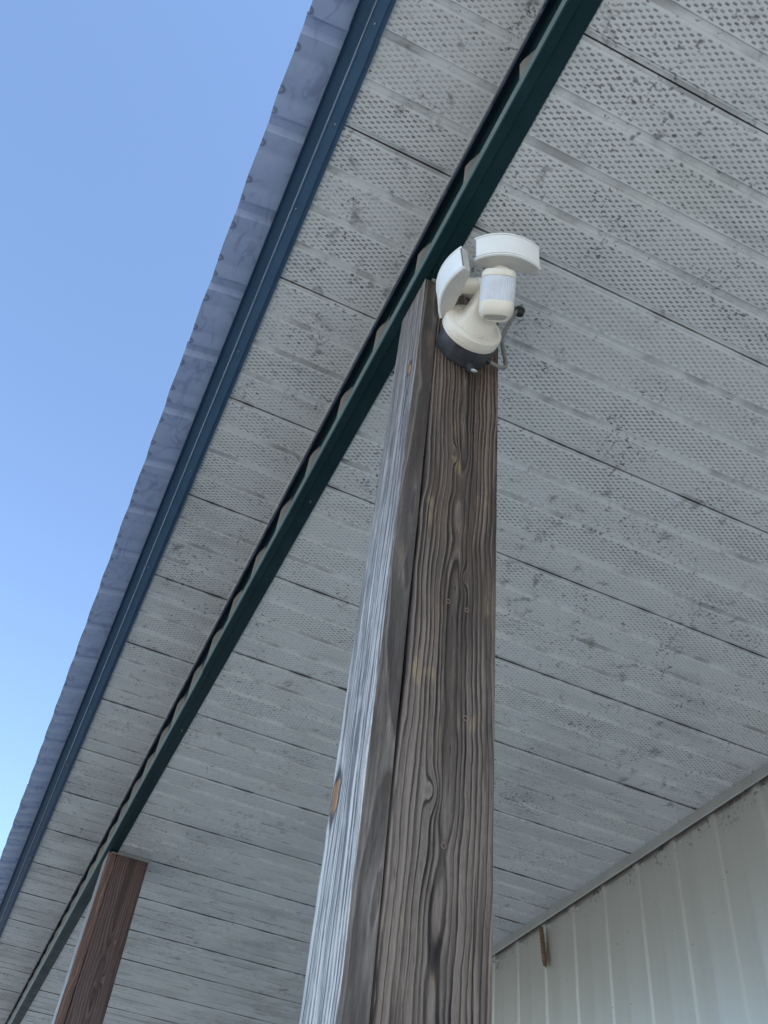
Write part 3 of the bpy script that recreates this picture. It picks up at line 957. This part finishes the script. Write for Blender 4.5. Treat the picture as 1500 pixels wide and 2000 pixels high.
def lamp(c, rx, ry, rz, R_, half, H, stem_to, stem_w):
    mat = Matrix.Rotation(rz, 3, 'Z') @ Matrix.Rotation(rx, 3, 'X') @ Matrix.Rotation(ry, 3, 'Y')
    c = Vector(c)

    def dshape(R1, hf, back, z, inset=0.0, n_=36):
        pts = []
        for i in range(n_ + 1):
            t = -hf + 2 * hf * i / n_
            pts.append((R1 * math.sin(t), -R1 * math.cos(t)))
        yb = -R1 * math.cos(hf) + back
        xe = R1 * math.sin(hf)
        pts += [(xe * 0.93, yb - 0.002), (xe * 0.85, yb), (-xe * 0.85, yb), (-xe * 0.93, yb - 0.002)]
        cy = sum(p[1] for p in pts) / len(pts)
        return [c + mat @ Vector((x * (1 - inset / xe), cy + (y - cy) * (1 - inset / 0.02), z)) for x, y in pts]
    rows = [(-H / 2, 0.0016), (-H / 2 + 0.0012, 0.0003), (-H / 2 + 0.004, 0.0), (H / 2 - 0.004, 0.0), (H / 2 - 0.0012, 0.0003), (H / 2, 0.0016)]
    hd = addpart('lamp_head', loft([dshape(R_ - 0.0035, half, 0.014, z, ins) for z, ins in rows]), housing)
    # curved diffuser, proud of the housing inside a narrow rim
    V, F = [], []
    n_ = 36

    def shell(r0, r1, hf, z0, z1):
        V, F = [], []
        for i in range(n_ + 1):
            t = -hf + 2 * hf * i / n_
            for (r_, z) in ((r0, z0), (r1 - 0.0006, z0), (r1, z0 + 0.0008), (r1, z1 - 0.0008), (r1 - 0.0006, z1), (r0, z1)):
                V.append(c + mat @ Vector((r_ * math.sin(t), -r_ * math.cos(t), z)))
        for i in range(n_):
            for j in range(6):
                k = (j + 1) % 6
                F.append((i * 6 + j, i * 6 + k, (i + 1) * 6 + k, (i + 1) * 6 + j))
        F.append(tuple(range(6)))
        F.append(tuple(n_ * 6 + j for j in range(6)))
        return V, F
    addpart('diffuser', shell(R_ - 0.006, R_ - 0.0004, half * 0.945, -H / 2 + 0.0062, H / 2 - 0.0052), diff_m, hd)
    addpart('gasket', shell(R_ - 0.007, R_ - 0.0024, half * 0.975, -H / 2 + 0.0030, H / 2 - 0.0030), gasket_m, hd)
    for z0, z1 in ((-H / 2 + 0.0002, -H / 2 + 0.0035), (H / 2 - 0.0035, H / 2 - 0.0002)):
        addpart('rim', shell(R_ - 0.006, R_ + 0.0002, half * 0.998, z0, z1), diff_m, hd)
    # stem
    a_ = c + mat @ Vector((0, -R_ * math.cos(half) + 0.012, -0.002))
    b_ = Vector(stem_to)
    d_ = (b_ - a_).normalized()
    ux = (mat @ X_).cross(d_).normalized()
    uy = d_.cross(ux)
    secs = []
    for t, k_ in ((0, 1.25), (0.15, 1.25), (0.18, 1.0), (0.6, 1.0), (0.62, 1.12), (1.0, 1.12)):
        secs.append(superring(a_.lerp(b_, t), ux, uy, stem_w * k_, stem_w * k_ * 1.1, 2.6, 28))
    addpart('stem', loft(secs), plast, hd)


lamp((0.4589, 0.8428, 1.6518), 0.1661, -0.0614, -0.2739, 0.1007, 0.6927, 0.0626, (0.4375, 0.803, 1.601), 0.029)
lamp((0.4401, 0.8281, 1.5812), 0.1431, 0.0532, -1.6709, 0.1061, 0.6073, 0.0662, (0.424, 0.822, 1.584), 0.027)

# ------------------------------------------------------------------ cable from the box up to the soffit
cab = empty('power_cable', (0.52, Y0, CZ + 1.55))
tag(cab, 'grey power cable looping from the light box up to the soffit', 'cable')
cabm = plain('grey_cable_sheath', (0.20, 0.195, 0.185), 0.5, 0.2, 60.0)
blackm = plain('black_rubber', (0.015, 0.016, 0.017), 0.5, 0.2, 60.0)


def LC(V):
    return [Vector(v) - Vector((0.52, Y0, 1.55)) for v in V]


V, F = tube([(0.470, 0.9217, 1.512), (0.4812, 0.9217, 1.5092), (0.5026, 0.9217, 1.5056), (0.5165, 0.9217, 1.5110), (0.5200, 0.9217, 1.5290), (0.5125, 0.9217, 1.5877), (0.5135, 0.9217, 1.6198), (0.5250, 0.9217, 1.6650), (0.5420, 0.9217, 1.7230), (0.5530, 0.9225, 1.7500)], 0.0042)
obj('sheath', mesh_from('sheath', LC(V), F, cabm, 60), cab)
V, F = loft([superring(Vector((0.4755, 0.9217, 1.5105)) + Vector((1, 0, -0.12)) * t, Vector((0, 1, 0)), Z_, w_, w_, 2, 20) for t, w_ in ((-0.006, 0.017), (0.0, 0.017), (0.001, 0.013), (0.010, 0.012), (0.011, 0.009))])
obj('gland', mesh_from('gland', LC(V), F, blackm, 30), cab)
V, F = loft([superring(Vector((0.5545, 0.9230, 1.7475 - 0.018 * t)), X_, Vector((0, 1, 0)), w_, w_ * 0.9, 2.4, 20) for t, w_ in ((0, 0.022), (0.25, 0.022), (0.3, 0.019), (0.8, 0.018), (1.0, 0.012))])
obj('grommet', mesh_from('grommet', LC(V), F, blackm, 30), cab)

# ------------------------------------------------------------------ mud nest on the wall
nest = empty('mud_nest', (2.1155, 3.445, CZ + 1.70))
tag(nest, 'narrow brown mud wasp nest stuck on the pale wall', 'nest')
mud = plain('dried_mud', (0.17, 0.105, 0.06), 0.9, 0.5, 120.0)
secs = []
for i in range(40):
    t = i / 39
    w_ = 0.019 * (0.55 + 0.45 * min(1, 8 * t, 8 * (1 - t) + 0.3)) * (1 + 0.14 * math.sin(i * 1.7) + 0.1 * mnoise.noise(Vector((i * 0.7, 2, 3))))
    secs.append(superring(Vector((0.000, 0.006 - 0.022 * t + 0.002 * mnoise.noise(Vector((t * 6, 0, 0))), -0.165 * t)), Vector((1, 0, 0)), Vector((0, 1, 0)), w_ * 0.9, w_, 2.0, 14))
V, F = loft(secs)
obj('mud_tube', mesh_from('mud_tube', V, F, mud, 60), nest)
